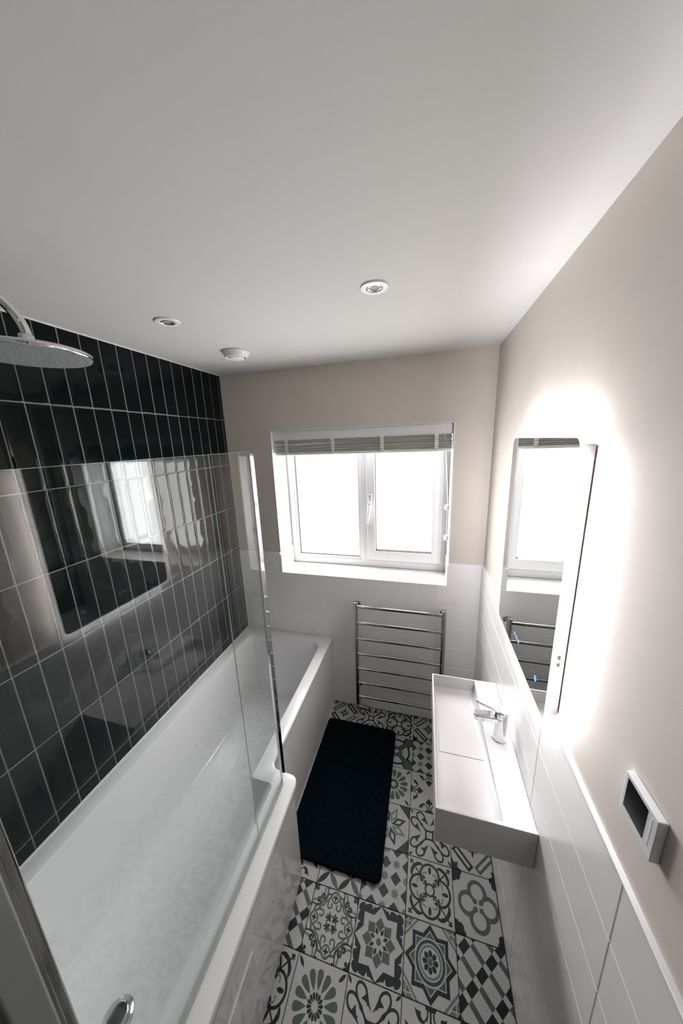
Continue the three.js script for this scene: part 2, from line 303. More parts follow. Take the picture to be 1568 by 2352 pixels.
    spin(g, 4, () => both(g, () => {
      path(g, 'M1 0 L1 0.20 L0.93 0.17 L0.90 0.0 Z', DARK); g.lineWidth = 0.06; g.strokeStyle = DARK; g.beginPath(); g.moveTo(0.95, 0.0); g.lineTo(0.55, 0.0); g.stroke();
      path(g, 'M0.96 0.12 C0.82 0.08 0.72 0.12 0.70 0.20', DARK, 0.05);
      path(g, 'M0.70 0.18 C0.66 0.30 0.76 0.36 0.84 0.34 C0.88 0.42 0.82 0.46 0.90 0.56 C0.76 0.52 0.60 0.42 0.62 0.27 C0.63 0.21 0.67 0.18 0.70 0.18 Z', DARK);
      path(g, 'M0.62 0 C0.66 0.08 0.60 0.10 0.58 0.19 C0.52 0.14 0.46 0.16 0.44 0.09 C0.40 0.08 0.36 0.04 0.32 0 Z', DARK);
    }));
  },
  gems(g) {
    spin(g, 8, (k) => { g.save(); g.rotate(Math.PI / 8); const a = k % 2 ? DARK : SOFT; poly(g, [[0.10, 0], [0.48, -0.19], [0.90, 0], [0.48, 0.19]], a); poly(g, [[0.30, 0], [0.49, -0.09], [0.69, 0], [0.49, 0.09]], BASE); g.restore(); });
    spin(g, 4, () => poly(g, [[1, 1], [0.42, 1], [1, 0.42]], '#2b3535'));
  },
  petals(g) {
    for (let i = -2; i < 2; i++) for (let j = -2; j < 2; j++) { const x = i / 2, y = j / 2, d = (i + j) & 1; if (d) leaf(g, x, y + 0.5, x + 0.5, y, 0.30, DARK); else leaf(g, x, y, x + 0.5, y + 0.5, 0.30, MID); }
  },
  clover(g) {
    spin(g, 4, () => disc(g, 0.42, 0, 0.41, MID)); disc(g, 0, 0, 0.3, MID);
    spin(g, 4, () => { disc(g, 0.44, 0, 0.255, BASE); g.fillStyle = BASE; g.fillRect(0, -0.04, 0.3, 0.08); });
    spin(g, 4, () => { disc(g, 0.98, 0.98, 0.16, DARK); disc(g, 0.80, 0.80, 0.14, DARK); disc(g, 0.98, 0.74, 0.15, DARK); disc(g, 0.74, 0.98, 0.15, DARK); });
  },
  argyle(g) {
    g.save(); g.translate(-1, -1); g.scale(2, 2); g.translate(0.14, 0.13); g.rotate(Math.PI / 4);
    for (let i = -6; i < 7; i++) for (let j = -8; j < 8; j++) { const p = i * 0.411, q = j * 0.285; g.fillStyle = DARK; g.fillRect(p - 0.067, q - 0.099, 0.134, 0.198); g.fillStyle = MID; g.fillRect(p + 0.067, q + 0.099, 0.277, 0.087); }
    g.restore();
  },
  medallion(g) {
    const line = (d, w = 0.06) => path(g, d, MID, w * 1.2);
    spin(g, 4, () => both(g, () => {
      line('M0.93 0 C0.93 0.10 0.84 0.12 0.82 0.20 L0.80 0.36 C0.66 0.36 0.60 0.44 0.52 0.52');
      line('M0.60 0 C0.60 0.12 0.70 0.12 0.76 0.20 L0.66 0.26 C0.60 0.28 0.56 0.30 0.44 0.28 C0.36 0.24 0.40 0.10 0.50 0.10 L0.56 0.14', 0.05);
      line('M0.66 0.26 C0.60 0.36 0.50 0.44 0.44 0.44', 0.05);
    }));
    spin(g, 4, () => { g.save(); g.translate(0.76, 0); spin(g, 4, () => { g.save(); g.rotate(Math.PI / 4 * 0); oval(g, 0.055, 0, 0.055, 0.032, 0, DARK); g.restore(); }); g.restore(); });
    spin(g, 4, () => { g.save(); g.rotate(Math.PI / 4); oval(g, 0.15, 0, 0.10, 0.05, 0, DARK); both(g, () => { oval(g, 0.24, 0.075, 0.075, 0.032, 0.5, DARK); oval(g, 0.16, 0.10, 0.05, 0.026, 1.1, DARK); }); oval(g, 0.27, 0, 0.06, 0.03, 0, DARK); g.restore(); });
    spin(g, 4, () => { g.save(); g.rotate(Math.PI / 4);
      g.beginPath(); g.arc(1.41, 0, 0.50, Math.PI * 0.75, Math.PI * 1.25); g.lineWidth = 0.07; g.strokeStyle = SOFT; g.stroke();
      disc(g, 1.36, 0, 0.09, DARK); disc(g, 1.22, 0, 0.06, DARK); both(g, () => { disc(g, 1.30, 0.11, 0.06, DARK);
        path(g, 'M0.84 0.08 C0.80 0.14 0.86 0.20 0.92 0.16 C1.02 0.08 0.90 -0.01 0.80 0.06 C0.70 0.16 0.84 0.34 0.98 0.40', DARK, 0.045);
        path(g, 'M0.98 0.40 C1.08 0.46 0.98 0.56 0.92 0.50', DARK, 0.045); disc(g, 0.88, 0.14, 0.045, DARK); disc(g, 0.95, 0.47, 0.045, DARK); });
      g.restore(); });
  },
  sunburst(g) {
    spin(g, 4, () => { path(g, 'M1.0 0 C0.96 0.16 0.90 0.20 0.93 0.30 L0.82 0.36 L0.94 0.40 C1.0 0.52 0.92 0.56 0.93 0.64 L0.88 0.67 L0.95 0.72 C0.98 0.86 0.86 0.98 0.72 0.95 L0.67 0.88 L0.64 0.93 C0.56 0.92 0.52 1.0 0.40 0.94 L0.36 0.82 L0.30 0.93 C0.20 0.90 0.16 0.96 0 1.0 L0 0.5 L0.5 0 Z', DARK); });
    poly(g, star(8, 0.985, 0.735), BASE); poly(g, star(8, 0.68, 0.505), MID);
    poly(g, star(8, 0.50, 0.27, Math.PI / 8), BASE);
    spin(g, 8, (k) => { g.save(); g.rotate(Math.PI / 8); poly(g, [[0.18, 0], [0.28, -0.065], [0.41, 0], [0.28, 0.065]], DARK); g.restore(); });
    disc(g, 0, 0, 0.10, MID);
  },
  target(g) {
    spin(g, 4, () => { g.save(); g.translate(1, 1); poly(g, [[-0.42, 0], [0, -0.42], [0, 0]], BASE); poly(g, [[-0.56, 0], [-0.46, 0], [0, -0.46], [0, -0.56]], SOFT); poly(g, [[-0.38, 0], [0, -0.38], [0, 0]], SOFT); poly(g, [[-0.32, -0.10], [-0.10, -0.32], [-0.10, -0.10]], BASE); poly(g, [[-0.28, -0.12], [-0.12, -0.28], [-0.12, -0.12]], MID); poly(g, [[-0.10, 0], [0, -0.10], [0, 0]], DARK); g.strokeStyle = BASE; g.lineWidth = 0.03; g.beginPath(); g.moveTo(-0.11, 0); g.lineTo(-0.11, -0.3); g.moveTo(0, -0.11); g.lineTo(-0.3, -0.11); g.stroke(); g.restore(); });
    poly(g, star(8, 0.985, 0.74), DARK); poly(g, star(8, 0.82, 0.615), BASE); poly(g, star(8, 0.775, 0.58), MID);
    disc(g, 0, 0, 0.60, BASE); ring(g, 0, 0, 0.51, 0.09, '#323c3c'); ring(g, 0, 0, 0.395, 0.065, SOFT);
    spin(g, 8, () => { poly(g, [[0.08, -0.024], [0.20, -0.074], [0.255, -0.07], [0.31, 0], [0.255, 0.07], [0.20, 0.074], [0.08, 0.024]], DARK); });
    disc(g, 0, 0, 0.12, BASE); disc(g, 0, 0, 0.10, MID);
  },
};
const PM = Object.fromEntries(Object.entries(PRINT).map(([k, f]) => [k, pattern(f)]));
{
  const X = [0.6985, 0.896, 1.096, 1.296, 1.496, 1.6785], Z = [0.0055, 0.196, 0.396, 0.596, 0.796, 0.996, 1.196, 1.396, 1.596, 1.796, 1.996];
  const plan = [
    ['bars', 'scroll', 'quatrefoil', 'bars', 'daisy'], ['checks', 'target', 'wheel', 'checks', 'medallion'], ['petals', 'sunburst', 'daisy', 'fleur', 'gems'],
    ['medallion', 'wheel', 'gems', 'scroll', 'bars'], ['fleur', 'petals', 'checks', 'quatrefoil', 'clover'], ['argyle', 'medallion', 'sunburst', 'target', 'argyle'],
    ['quatrefoil', 'daisy', 'scroll', 'fleur', 'bars'], ['gems', 'checks', 'clover', 'daisy', 'sunburst'], ['wheel', 'bars', 'medallion', 'gems', 'petals'],
    ['scroll', 'target', 'argyle', 'wheel', 'quatrefoil'],
  ];
  const cache = new Map(), G = 0.0026;
  plan.forEach((row, j) => row.forEach((name, i) => {
    const w = X[i + 1] - X[i] - G, h = Z[j + 1] - Z[j] - G, full = 0.2 - G;
    // cut tiles keep the pattern's size: the first column is cut at its left, the last at its right, the first row at its far side
    const cx = i === 0 ? (full - w) / 2 : i === 4 ? -(full - w) / 2 : 0, cy = j === 0 ? -(full - h) / 2 : 0, key = [w.toFixed(4), h.toFixed(4), cx.toFixed(4), cy.toFixed(4)].join();
    if (!cache.has(key)) cache.set(key, tileGeo(w, h, 0.008, 0.0011, 1 / full, 0.5 + cx / full, 0.5 + cy / full).rotateX(-Math.PI / 2));
    const t = mesh('tile', cache.get(key), PM[name], floor);
    t.position.set((X[i] + X[i + 1]) / 2, 0, (Z[j] + Z[j + 1]) / 2);
  }));
}

// ---------------------------------------------------------------- window and blind
const win = new THREE.Group(); win.name = 'window_1'; scene.add(win); structure(win, 'white double window with frosted panes');
{
  const z0 = -0.275, z1 = WIN.back, { x0, x1, y0, y1 } = WIN, F = 0.045;
  const bar = (a, b, c, d, zf, zb = z0) => rbox(a, b, c, d, zb, zf, 0.005, 2);
  mesh('frame', merge(bar(x0, x0 + F, y0, y1, z1), bar(x1 - F, x1, y0, y1, z1), bar(x0 + 0.003, x1 - 0.003, y0 + 0.001, y0 + 0.052, z1 - 0.0006), bar(x0 + 0.003, x1 - 0.003, y1 - 0.06, y1 - 0.001, z1 - 0.0006), bar(0.885, 0.935, y0 + 0.03, y1 - 0.03, z1 - 0.0003)), MAT.upvc, win);
  // glazing bead of the fixed left light
  mesh('glazing_bead', merge(bar(0.376, 0.398, 1.094, 1.99, -0.222), bar(0.868, 0.888, 1.094, 1.99, -0.222), bar(0.378, 0.888, 1.094, 1.118, -0.222), bar(0.378, 0.888, 1.97, 1.99, -0.222)), MAT.upvc, win);
  // opening sash on the right, a little proud of the frame
  const sash = mesh('sash', merge(bar(0.938, 0.996, 1.108, 1.995, -0.19), bar(1.388, 1.446, 1.108, 1.995, -0.19), bar(0.942, 1.442, 1.109, 1.178, -0.1906), bar(0.942, 1.442, 1.93, 1.994, -0.1906)), MAT.upvc, win);
  mesh('glazing_bead', merge(bar(0.99, 1.0, 1.17, 1.94, -0.2), bar(1.384, 1.394, 1.17, 1.94, -0.2), bar(0.992, 1.392, 1.17, 1.182, -0.2), bar(0.992, 1.392, 1.928, 1.94, -0.2)), MAT.upvc, sash);
  mesh('gasket', merge(box(0.3965, 0.399, 1.116, 1.972, -0.24, -0.2225), box(0.397, 0.87, 1.1165, 1.119, -0.24, -0.2225)), MAT.black, win);
  mesh('gasket', merge(box(0.9995, 1.0015, 1.181, 1.93, -0.23, -0.2005), box(1.0, 1.386, 1.181, 1.1835, -0.23, -0.2005)), MAT.black, sash);
  mesh('pane', box(0.39, 0.88, 1.105, 1.985, -0.246, -0.242), MAT.frosted, win);
  mesh('pane', box(0.985, 1.40, 1.165, 1.95, -0.236, -0.232), MAT.frosted, sash);
  const h = mesh('handle', merge(rbox(0.952, 0.976, 1.515, 1.60, -0.19, -0.178, 0.004), rbox(0.953, 0.973, 1.485, 1.545, -0.18, -0.15, 0.006), tube([[0.962, 1.53, -0.155], [0.960, 1.49, -0.146], [0.953, 1.44, -0.142], [0.950, 1.40, -0.148]], 0.0075, 20, 10)), MAT.whitePlastic, sash);
  mesh('lock_button', merge(rod([0.964, 1.583, -0.18], [0.964, 1.583, -0.174], 0.006)), MAT.chromeDim, h);
  structure(mesh('wall_outside', box(x0 - 0.2, x1 + 0.2, y0 - 0.2, y0 - 0.03, -0.42, -0.32), MAT.plain), 'outer window ledge');
}
{
  const b = thing('venetian_blind', 'white venetian blind drawn up under the window head', 'blind');
  mesh('headrail', merge(rbox(0.338, 1.483, 1.986, 2.0455, -0.050, -0.034, 0.003), rbox(0.342, 1.479, 1.992, 2.044, -0.085, -0.045, 0.003)), MAT.upvc, b);
  const n = 13, slat = new THREE.BufferGeometry();
  { // a shallow curved slat across 25 mm
    const P = [], I = [], k = 6; for (let i = 0; i <= k; i++) for (const [x, dy] of [[-0.566, 0], [0.566, 0], [-0.566, -0.0036], [0.566, -0.0036]]) { const t = i / k * 2 - 1; P.push(x, 0.003 * (1 - t * t) + dy, t * 0.0225); }
    for (let i = 0; i < k; i++) { const a = i * 4, c = a + 4; I.push(a, c, c + 1, a, c + 1, a + 1, a + 2, a + 3, c + 3, a + 2, c + 3, c + 2, a, a + 2, c + 2, a, c + 2, c, a + 1, c + 1, c + 3, a + 1, c + 3, a + 3); }
    for (const e of [0, k * 4]) I.push(e, e + 1, e + 3, e, e + 3, e + 2);
    slat.setAttribute('position', new THREE.Float32BufferAttribute(P, 3)); slat.setIndex(I); slat.computeVertexNormals();
  }
  for (let i = 0; i < n; i++) { const s = mesh('slat', slat, MAT.blind, b); s.position.set(0.9105 + rr(-0.003, 0.003), 1.9068 + i * 0.0066, -0.052 + rr(-0.003, 0.003)); s.rotation.x = rr(-0.02, 0.06); s.rotation.z = rr(-0.0008, 0.0008); }
  mesh('bottom_rail', rbox(0.345, 1.477, 1.886, 1.903, -0.075, -0.028, 0.004), MAT.upvc, b);
  for (const x of [0.431, 0.755, 1.071, 1.391]) {
    const g = []; for (let i = 0; i < 7; i++) g.push(rbox(x - 0.0115, x + 0.0115, 1.888 + i * 0.0143, 1.901 + i * 0.0143, -0.028, -0.021 - (i % 2) * 0.003, 0.002, 1));
    mesh('ladder_tape', merge(...g), MAT.tape, b);
  }
  mesh('lift_cord', tube([[1.437, 1.985, -0.03], [1.446, 1.88, -0.045], [1.470, 1.62, -0.11], [1.474, 1.53, -0.13]], 0.0021, 24, 6), MAT.tape, b);
  mesh('lift_cord', tube([[1.474, 1.52, -0.13], [1.473, 1.43, -0.12], [1.474, 1.34, -0.11]], 0.0018, 12, 6), MAT.tape, b);
  for (const [y, z] of [[1.526, -0.143], [1.332, -0.107]]) mesh('cord_cleat', merge(rbox(1.462, 1.485, y - 0.018, y + 0.018, z - 0.008, z + 0.012, 0.003), rbox(1.456, 1.468, y - 0.014, y + 0.012, z - 0.004, z + 0.016, 0.003)), MAT.whitePlastic, b);
  mesh('tilt_cord', tube([[0.382, 1.985, -0.075], [0.372, 1.8, -0.11], [0.352, 1.5, -0.15]], 0.0018, 16, 6), MAT.tape, b);
  mesh('tilt_cord', tube([[0.352, 1.44, -0.15], [0.351, 1.32, -0.15], [0.350, 1.19, -0.15]], 0.0016, 12, 6), MAT.tape, b);
  mesh('cord_tassel', rod([0.351, 1.425, -0.15], [0.351, 1.462, -0.15], 0.0062, 10, 0.004), MAT.chromeDim, b);
}

// ---------------------------------------------------------------- bath
const bath = thing('shower_bath', 'glossy white shower bath, wider at the shower end, along the dark tiles', 'bath');
{
  const top = 0.56;
  const innerC = [[0.080, 0.085, 0.05], [0.634, 0.085, 0.06], [0.634, 1.016, 0.012], [0.738, 1.016, 0.02], [0.738, 1.655, 0.07], [0.080, 1.655, 0.07]];
  const baseC = [[0.150, 0.26, 0.07], [0.575, 0.26, 0.07], [0.585, 1.050, 0.02], [0.685, 1.070, 0.04], [0.685, 1.60, 0.07], [0.150, 1.60, 0.07]];
  const inner = roundedPath(innerC, 8), base = roundedPath(baseC, 8), N = inner.length, floorY = 0.155;
  // rings with the same number of points are lofted: over the rim from the outer skirt to the inner lip, then down the well
  const loft = (rings) => { const P = [], I = []; for (const [pts, y] of rings) for (const [x, z] of pts) P.push(x, y, z); for (let k = 0; k < rings.length - 1; k++) for (let i = 0; i < N; i++) { const j = (i + 1) % N, a = k * N + i, b = k * N + j, c = a + N, d = b + N; I.push(a, c, b, b, c, d); } const g = new THREE.BufferGeometry(); g.setAttribute('position', new THREE.Float32BufferAttribute(P, 3)); g.setIndex(I); return g; };
  const grow = (c, k) => { const f = ([x, z, r], i) => [x + (([1, 2, 3, 4].includes(i)) ? k : -k), z + ([4, 5].includes(i) ? k : [0, 1].includes(i) ? -k : -k), r]; return roundedPath(c.map(f), 8); };
  const outerC = [[0.003, 0.008, 0.003], [0.700, 0.008, 0.006], [0.700, 0.952, 0.035], [0.832, 0.962, 0.028], [0.848, 1.740, 0.006], [0.003, 1.740, 0.003]];
  mesh('rim', toCreasedNormals(loft([[grow(outerC, -0.006), top - 0.032], [grow(outerC, -0.001), top - 0.033], [grow(outerC, 0), top - 0.031], [grow(outerC, 0), top - 0.005], [grow(outerC, -0.0015), top - 0.0015], [grow(outerC, -0.005), top],
    [grow(innerC, 0.006), top], [grow(innerC, 0.002), top - 0.0015], [grow(innerC, 0), top - 0.006], [grow(innerC, 0), top - 0.012]]), 0.7), MAT.bath, bath);
  const ringsN = 20, wellRings = [];
  for (let k = 0; k <= ringsN; k++) {
    const t = k / ringsN, a = t * Math.PI / 2, y = top - 0.012 - (top - 0.012 - floorY) * Math.sin(a), e = Math.min(1, 0.42 * Math.sin(a) + 0.58 * (1 - Math.cos(a)) ** 1.8);
    wellRings.push([inner.map((p, i) => [p[0] + (base[i][0] - p[0]) * e, p[1] + (base[i][1] - p[1]) * e]), y]);
  }
  const well = loft(wellRings); well.computeVertexNormals();
  mesh('well', well, MAT.bath, bath);
  const fl = new THREE.ShapeGeometry(shapeOf(base.map(([x, z]) => [x, -z])), 8).rotateX(-Math.PI / 2).translate(0, floorY, 0);
  mesh('well_floor', fl, MAT.bath, bath);
  // side panel, set a little back under the rim, following the outline
  const side = roundedPath([[0.003, 0.008, 0.001], [0.693, 0.008, 0.001], [0.693, 0.956, 0.03], [0.823, 0.966, 0.03], [0.839, 1.732, 0.001], [0.60, 1.732, 0.001]], 8).slice(9, 45);
  const back = side.map(([x, z]) => [x - 0.012, z + 0.004]);
  const pg = new THREE.ExtrudeGeometry(shapeOf([...side, ...back.reverse()].map(([x, z]) => [x, -z])), { depth: 0.522, bevelEnabled: false, curveSegments: 8 }).rotateX(-Math.PI / 2).translate(0, 0.006, 0);
  const panel = mesh('side_panel', pg, MAT.bathPanel, bath);
  // raised inspection panel low on the wide end
  const ang = Math.atan2(0.016, 0.766), hatch = rbox(0, 0.006, 0.05, 0.384, 0, 0.34, 0.0025); hatch.rotateY(ang).translate(0.8305, 0, 1.368);
  mesh('access_panel', hatch, MAT.bathPanel, panel);
  // sealant where rim meets the walls and panel meets the floor
  mesh('sealant', merge(box(0.0016, 0.007, top - 0.003, top + 0.004, 0.007, 1.740), box(0.003, 0.698, top - 0.003, top + 0.003, 0.0056, 0.011), rbox(0.6935, 0.6995, 0, 0.006, 0.006, 0.95, 0.002, 1), rbox(0.692, 0.6985, 0.006, top - 0.03, 0.0056, 0.0115, 0.002, 1)), MAT.trim, bath);
  const w = mesh('waste', lathe([[0, 0.016], [0.026, 0.0155], [0.034, 0.012], [0.036, 0.006], [0.045, 0.004], [0.047, 0.0]], 40), MAT.chromeDim, bath); w.position.set(0.405, floorY, 1.525);
}
// ---------------------------------------------------------------- glass shower screen
{
  const s = thing('shower_screen', 'clear frameless glass bath screen with chrome wall channel', 'shower screen');
  const X = 0.779, t = 0.005, y0 = 0.572, y1 = 1.944;
  const pane = (z0, z1) => box(X - t / 2, X + t / 2, y0, y1, z0, z1);
  const a = mesh('glass_panel', pane(1.1985, 1.728), MAT.glass, s), b = mesh('glass_panel', pane(1.006, 1.1975), MAT.glass, s);
  mesh('polished_edge', box(X - t / 2, X + t / 2, y1, y1 + 0.0012, 1.1985, 1.728), MAT.glassEdge, a);
  mesh('polished_edge', box(X - t / 2, X + t / 2, y1, y1 + 0.0012, 1.006, 1.1975), MAT.glassEdge, b);
  mesh('joint_seal', box(X - 0.0012, X + 0.0028, y0, y1, 1.1976, 1.1984), MAT.seal, s);
  mesh('edge_trim', merge(rbox(X - 0.006, X + 0.006, y0 + 0.004, y1 - 0.006, 0.984, 1.008, 0.0022)), MAT.chrome, s);
  mesh('bottom_seal', rbox(X - 0.007, X + 0.007, 0.5605, y0 + 0.004, 1.006, 1.722, 0.002), MAT.seal, s);
  mesh('wall_channel', merge(rbox(X - 0.013, X + 0.013, 0.562, 1.955, 1.7215, 1.7422, 0.0075, 5), rbox(X + 0.002, X + 0.016, 0.562, 1.955, 1.7345, 1.7422, 0.003, 3)), MAT.steel, s);
}
// ---------------------------------------------------------------- overhead shower
{
  const s = thing('overhead_shower', 'round chrome rain shower head on a curved arm', 'shower head');
  const c = [0.385, 2.207, 1.300], R = 0.125;
  mesh('shower_arm', merge(tube([[c[0], c[1] + 0.012, c[2]], [c[0], c[1] + 0.05, c[2]], [c[0], c[1] + 0.095, c[2] + 0.022], [c[0], c[1] + 0.136, c[2] + 0.085], [c[0], c[1] + 0.142, c[2] + 0.2], [c[0], c[1] + 0.142, 1.738]], 0.0115, 60, 20),
    rod([c[0], c[1] + 0.142, 1.722], [c[0], c[1] + 0.142, 1.742], 0.03, 28, 0.027)), MAT.chrome, s);
  mesh('swivel_nut', at(lathe([[0, 0.034], [0.0135, 0.034], [0.0155, 0.030], [0.0175, 0.010], [0.020, 0.006], [0.020, 0.0]], 28), c[0], c[1] + 0.006, c[2]), MAT.chrome, s);
  const head = mesh('head', at(lathe([[0, 0.012], [0.04, 0.011], [0.10, 0.006], [R - 0.004, 0.003], [R, 0.0], [R, -0.007], [R - 0.003, -0.0095], [R - 0.005, -0.0096]], 72), ...c), MAT.chrome, s);
  mesh('face_plate', at(lathe([[R - 0.0045, -0.0096], [R - 0.008, -0.0102], [0, -0.0102]], 72), ...c), M(rgb(0.40, 0.43, 0.42), 0.4, { metalness: 0.25 }), head);
  const nz = []; for (let r = 1; r <= 6; r++) for (let k = 0; k < r * 6; k++) { const a = 2 * Math.PI * k / (r * 6) + r * 0.4, q = r * 0.0182; nz.push(rod([c[0] + q * Math.cos(a), c[1] - 0.0115, c[2] + q * Math.sin(a)], [c[0] + q * Math.cos(a), c[1] - 0.0095, c[2] + q * Math.sin(a)], 0.0016, 6, 0.0026)); }
  mesh('nozzles', merge(...nz), M(rgb(0.26, 0.28, 0.275), 0.6), head).userData.kind = 'stuff';
}

// ---------------------------------------------------------------- towel radiator
{
  const r = thing('towel_radiator', 'chrome ladder towel radiator below the window', 'radiator');
  const z = 0.085, xs = [0.9005, 1.466];
  for (const x of xs) mesh('upright', merge(rod([x, 0.10, z], [x, 0.914, z], 0.0152, 24), at(lathe([[0, 0.002], [0.0135, 0.002], [0.0152, 0.0]], 24), x, 0.914, z)), MAT.steel, r);
  for (const y of [0.884, 0.763, 0.643, 0.524, 0.406, 0.289, 0.172]) mesh('bar', rod([xs[0], y, z + 0.004], [xs[1], y, z + 0.004], 0.0105, 20), MAT.steel, r);
  for (const x of xs) for (const y of [0.86, 0.20]) mesh('wall_bracket', merge(rod([x, y, 0.008], [x, y, z], 0.008, 14), rod([x, y, 0.0056], [x, y, 0.012], 0.018, 20)), MAT.steel, r);
  const v = mesh('valve', merge(rod([0.9005, 0.060, z], [0.9005, 0.102, z], 0.0125, 18), rod([0.892, 0.088, z + 0.004], [0.93, 0.088, z + 0.010], 0.0105, 18), rod([0.9005, 0.07, 0.008], [0.9005, 0.07, z], 0.008, 14)), MAT.steel, r);
  mesh('valve_knob', rod([0.928, 0.090, z + 0.010], [0.985, 0.095, z + 0.022], 0.0145, 22, 0.0135), MAT.steel, v);
  mesh('valve_pipe', rod([0.9005, 0, 0.03], [0.9005, 0.07, 0.03], 0.0075, 14), MAT.steel, v);
}

// ---------------------------------------------------------------- basin and tap
{
  const b = thing('wall_basin', 'white rectangular wall-hung basin with flat drain cover, below the mirror', 'basin');
  const x0 = 1.389, x1 = TILE_X - 0.0005, z0 = 0.526, z1 = 1.120, y0 = 0.676, y1 = 0.82, e = 0.007, xd = 1.584;
  // outer shell
  const outer = rbox(x0 + 0.0003, x1 - 0.0003, y0, y1 - 0.065, z0 + 0.0003, z1 - 0.0003, 0.004);
  const wall = (a, c, d, f) => rbox(a, c, y1 - 0.078, y1, d, f, 0.0018, 2);
  mesh('body', merge(outer, wall(x0, x0 + e, z0 + 0.0004, z1 - 0.0004), rbox(x0 + 0.0004, x1, y1 - 0.078, y1 - 0.0003, z0, z0 + e, 0.0018), rbox(x0 + 0.0004, x1, y1 - 0.078, y1 - 0.0003, z1 - e - 0.004, z1, 0.0018), rbox(xd, x1, y1 - 0.078, y1 - 0.001, z0 + 0.002, z1 - 0.002, 0.004, 3)), MAT.ceramic, b);
  // bowl: shallow floor falling from both ends and from the deck towards the cover
  const P = [], I = [], nx = 40, nz = 28, fall = (z) => { const t = Math.max(0, Math.min(1, (z1 - e - z) / (z1 - z0 - 2 * e))); return 0.008 + 0.054 * t * t * (3 - 2 * t); };
  for (let j = 0; j <= nz; j++) for (let i = 0; i <= nx; i++) {
    const u = i / nx, z = z0 + e * 0.5 + (z1 - z0 - e) * j / nz, x = x0 + e * 0.5 + (xd + 0.004 - x0 - e * 0.5) * u;
    const q = Math.max(0, (u - 0.86) / 0.14), k = 1 - Math.sqrt(Math.max(0, 1 - q * q)); P.push(x, y1 - 0.0015 - (fall(z) - 0.0015) * (1 - k), z);
  }
  for (let j = 0; j < nz; j++) for (let i = 0; i < nx; i++) { const a = j * (nx + 1) + i; I.push(a, a + nx + 1, a + 1, a + 1, a + nx + 1, a + nx + 2); }
  const bowl = new THREE.BufferGeometry(); bowl.setAttribute('position', new THREE.Float32BufferAttribute(P, 3)); bowl.setIndex(I); bowl.computeVertexNormals();
  mesh('bowl', bowl, MAT.ceramic, b);
  // flush cover over the drain, following the fall of the bowl, in a thin dark joint
  const plate = (a, c, d, f, lift, m, n) => { const g = box(a, c, 0, 0.004, d, f), p = g.attributes.position; for (let i = 0; i < p.count; i++) p.setY(i, y1 - fall(p.getZ(i)) - 0.004 + p.getY(i) + lift); g.computeVertexNormals(); return mesh(n, g, m, b); };
  plate(1.4095, 1.5722, 0.8265, 0.9085, 0.0007, M(rgb(0.30, 0.30, 0.30), 0.7), 'drain_slot');
  plate(1.4105, 1.5712, 0.8275, 0.9075, 0.0013, MAT.ceramic, 'drain_cover');
  const t = thing('basin_tap', 'chrome lever mixer tap standing on the basin deck', 'tap');
  const tx = 1.634, tz = 0.818, ty = y1;
  mesh('body', merge(at(lathe([[0, 0], [0.0285, 0], [0.0285, 0.002], [0.0255, 0.004], [0.0245, 0.02], [0.0245, 0.098], [0.0235, 0.101], [0, 0.101]], 36), tx, ty, tz)), MAT.chrome, t);
  const sp = new THREE.ExtrudeGeometry(shapeOf(roundedPath([[-0.020, -0.0205, 0.004], [0.098, -0.0165, 0.014], [0.098, 0.0165, 0.014], [-0.020, 0.0205, 0.004]], 5)), { depth: 0.016, bevelEnabled: true, bevelSize: 0.003, bevelThickness: 0.003, bevelOffset: -0.003, bevelSegments: 3 });
  sp.rotateX(-Math.PI / 2).rotateY(Math.PI).rotateZ(0.06).translate(tx, ty + 0.084, tz);
  mesh('spout', sp, MAT.chrome, t);
  mesh('cartridge_cap', at(lathe([[0.0245, 0], [0.0245, 0.016], [0.0225, 0.020], [0, 0.021]], 36), tx, ty + 0.1025, tz), MAT.chrome, t);
  const lv = new THREE.ExtrudeGeometry(shapeOf(roundedPath([[-0.021, -0.019, 0.010], [0.090, -0.0115, 0.010], [0.090, 0.0115, 0.010], [-0.021, 0.019, 0.010]], 5)), { depth: 0.005, bevelEnabled: true, bevelSize: 0.002, bevelThickness: 0.002, bevelOffset: -0.002, bevelSegments: 2 });
  lv.rotateX(-Math.PI / 2).rotateY(Math.PI).rotateZ(-0.12).rotateY(-0.25).translate(tx, ty + 0.124, tz);
  mesh('lever', lv, MAT.chrome, t);
}

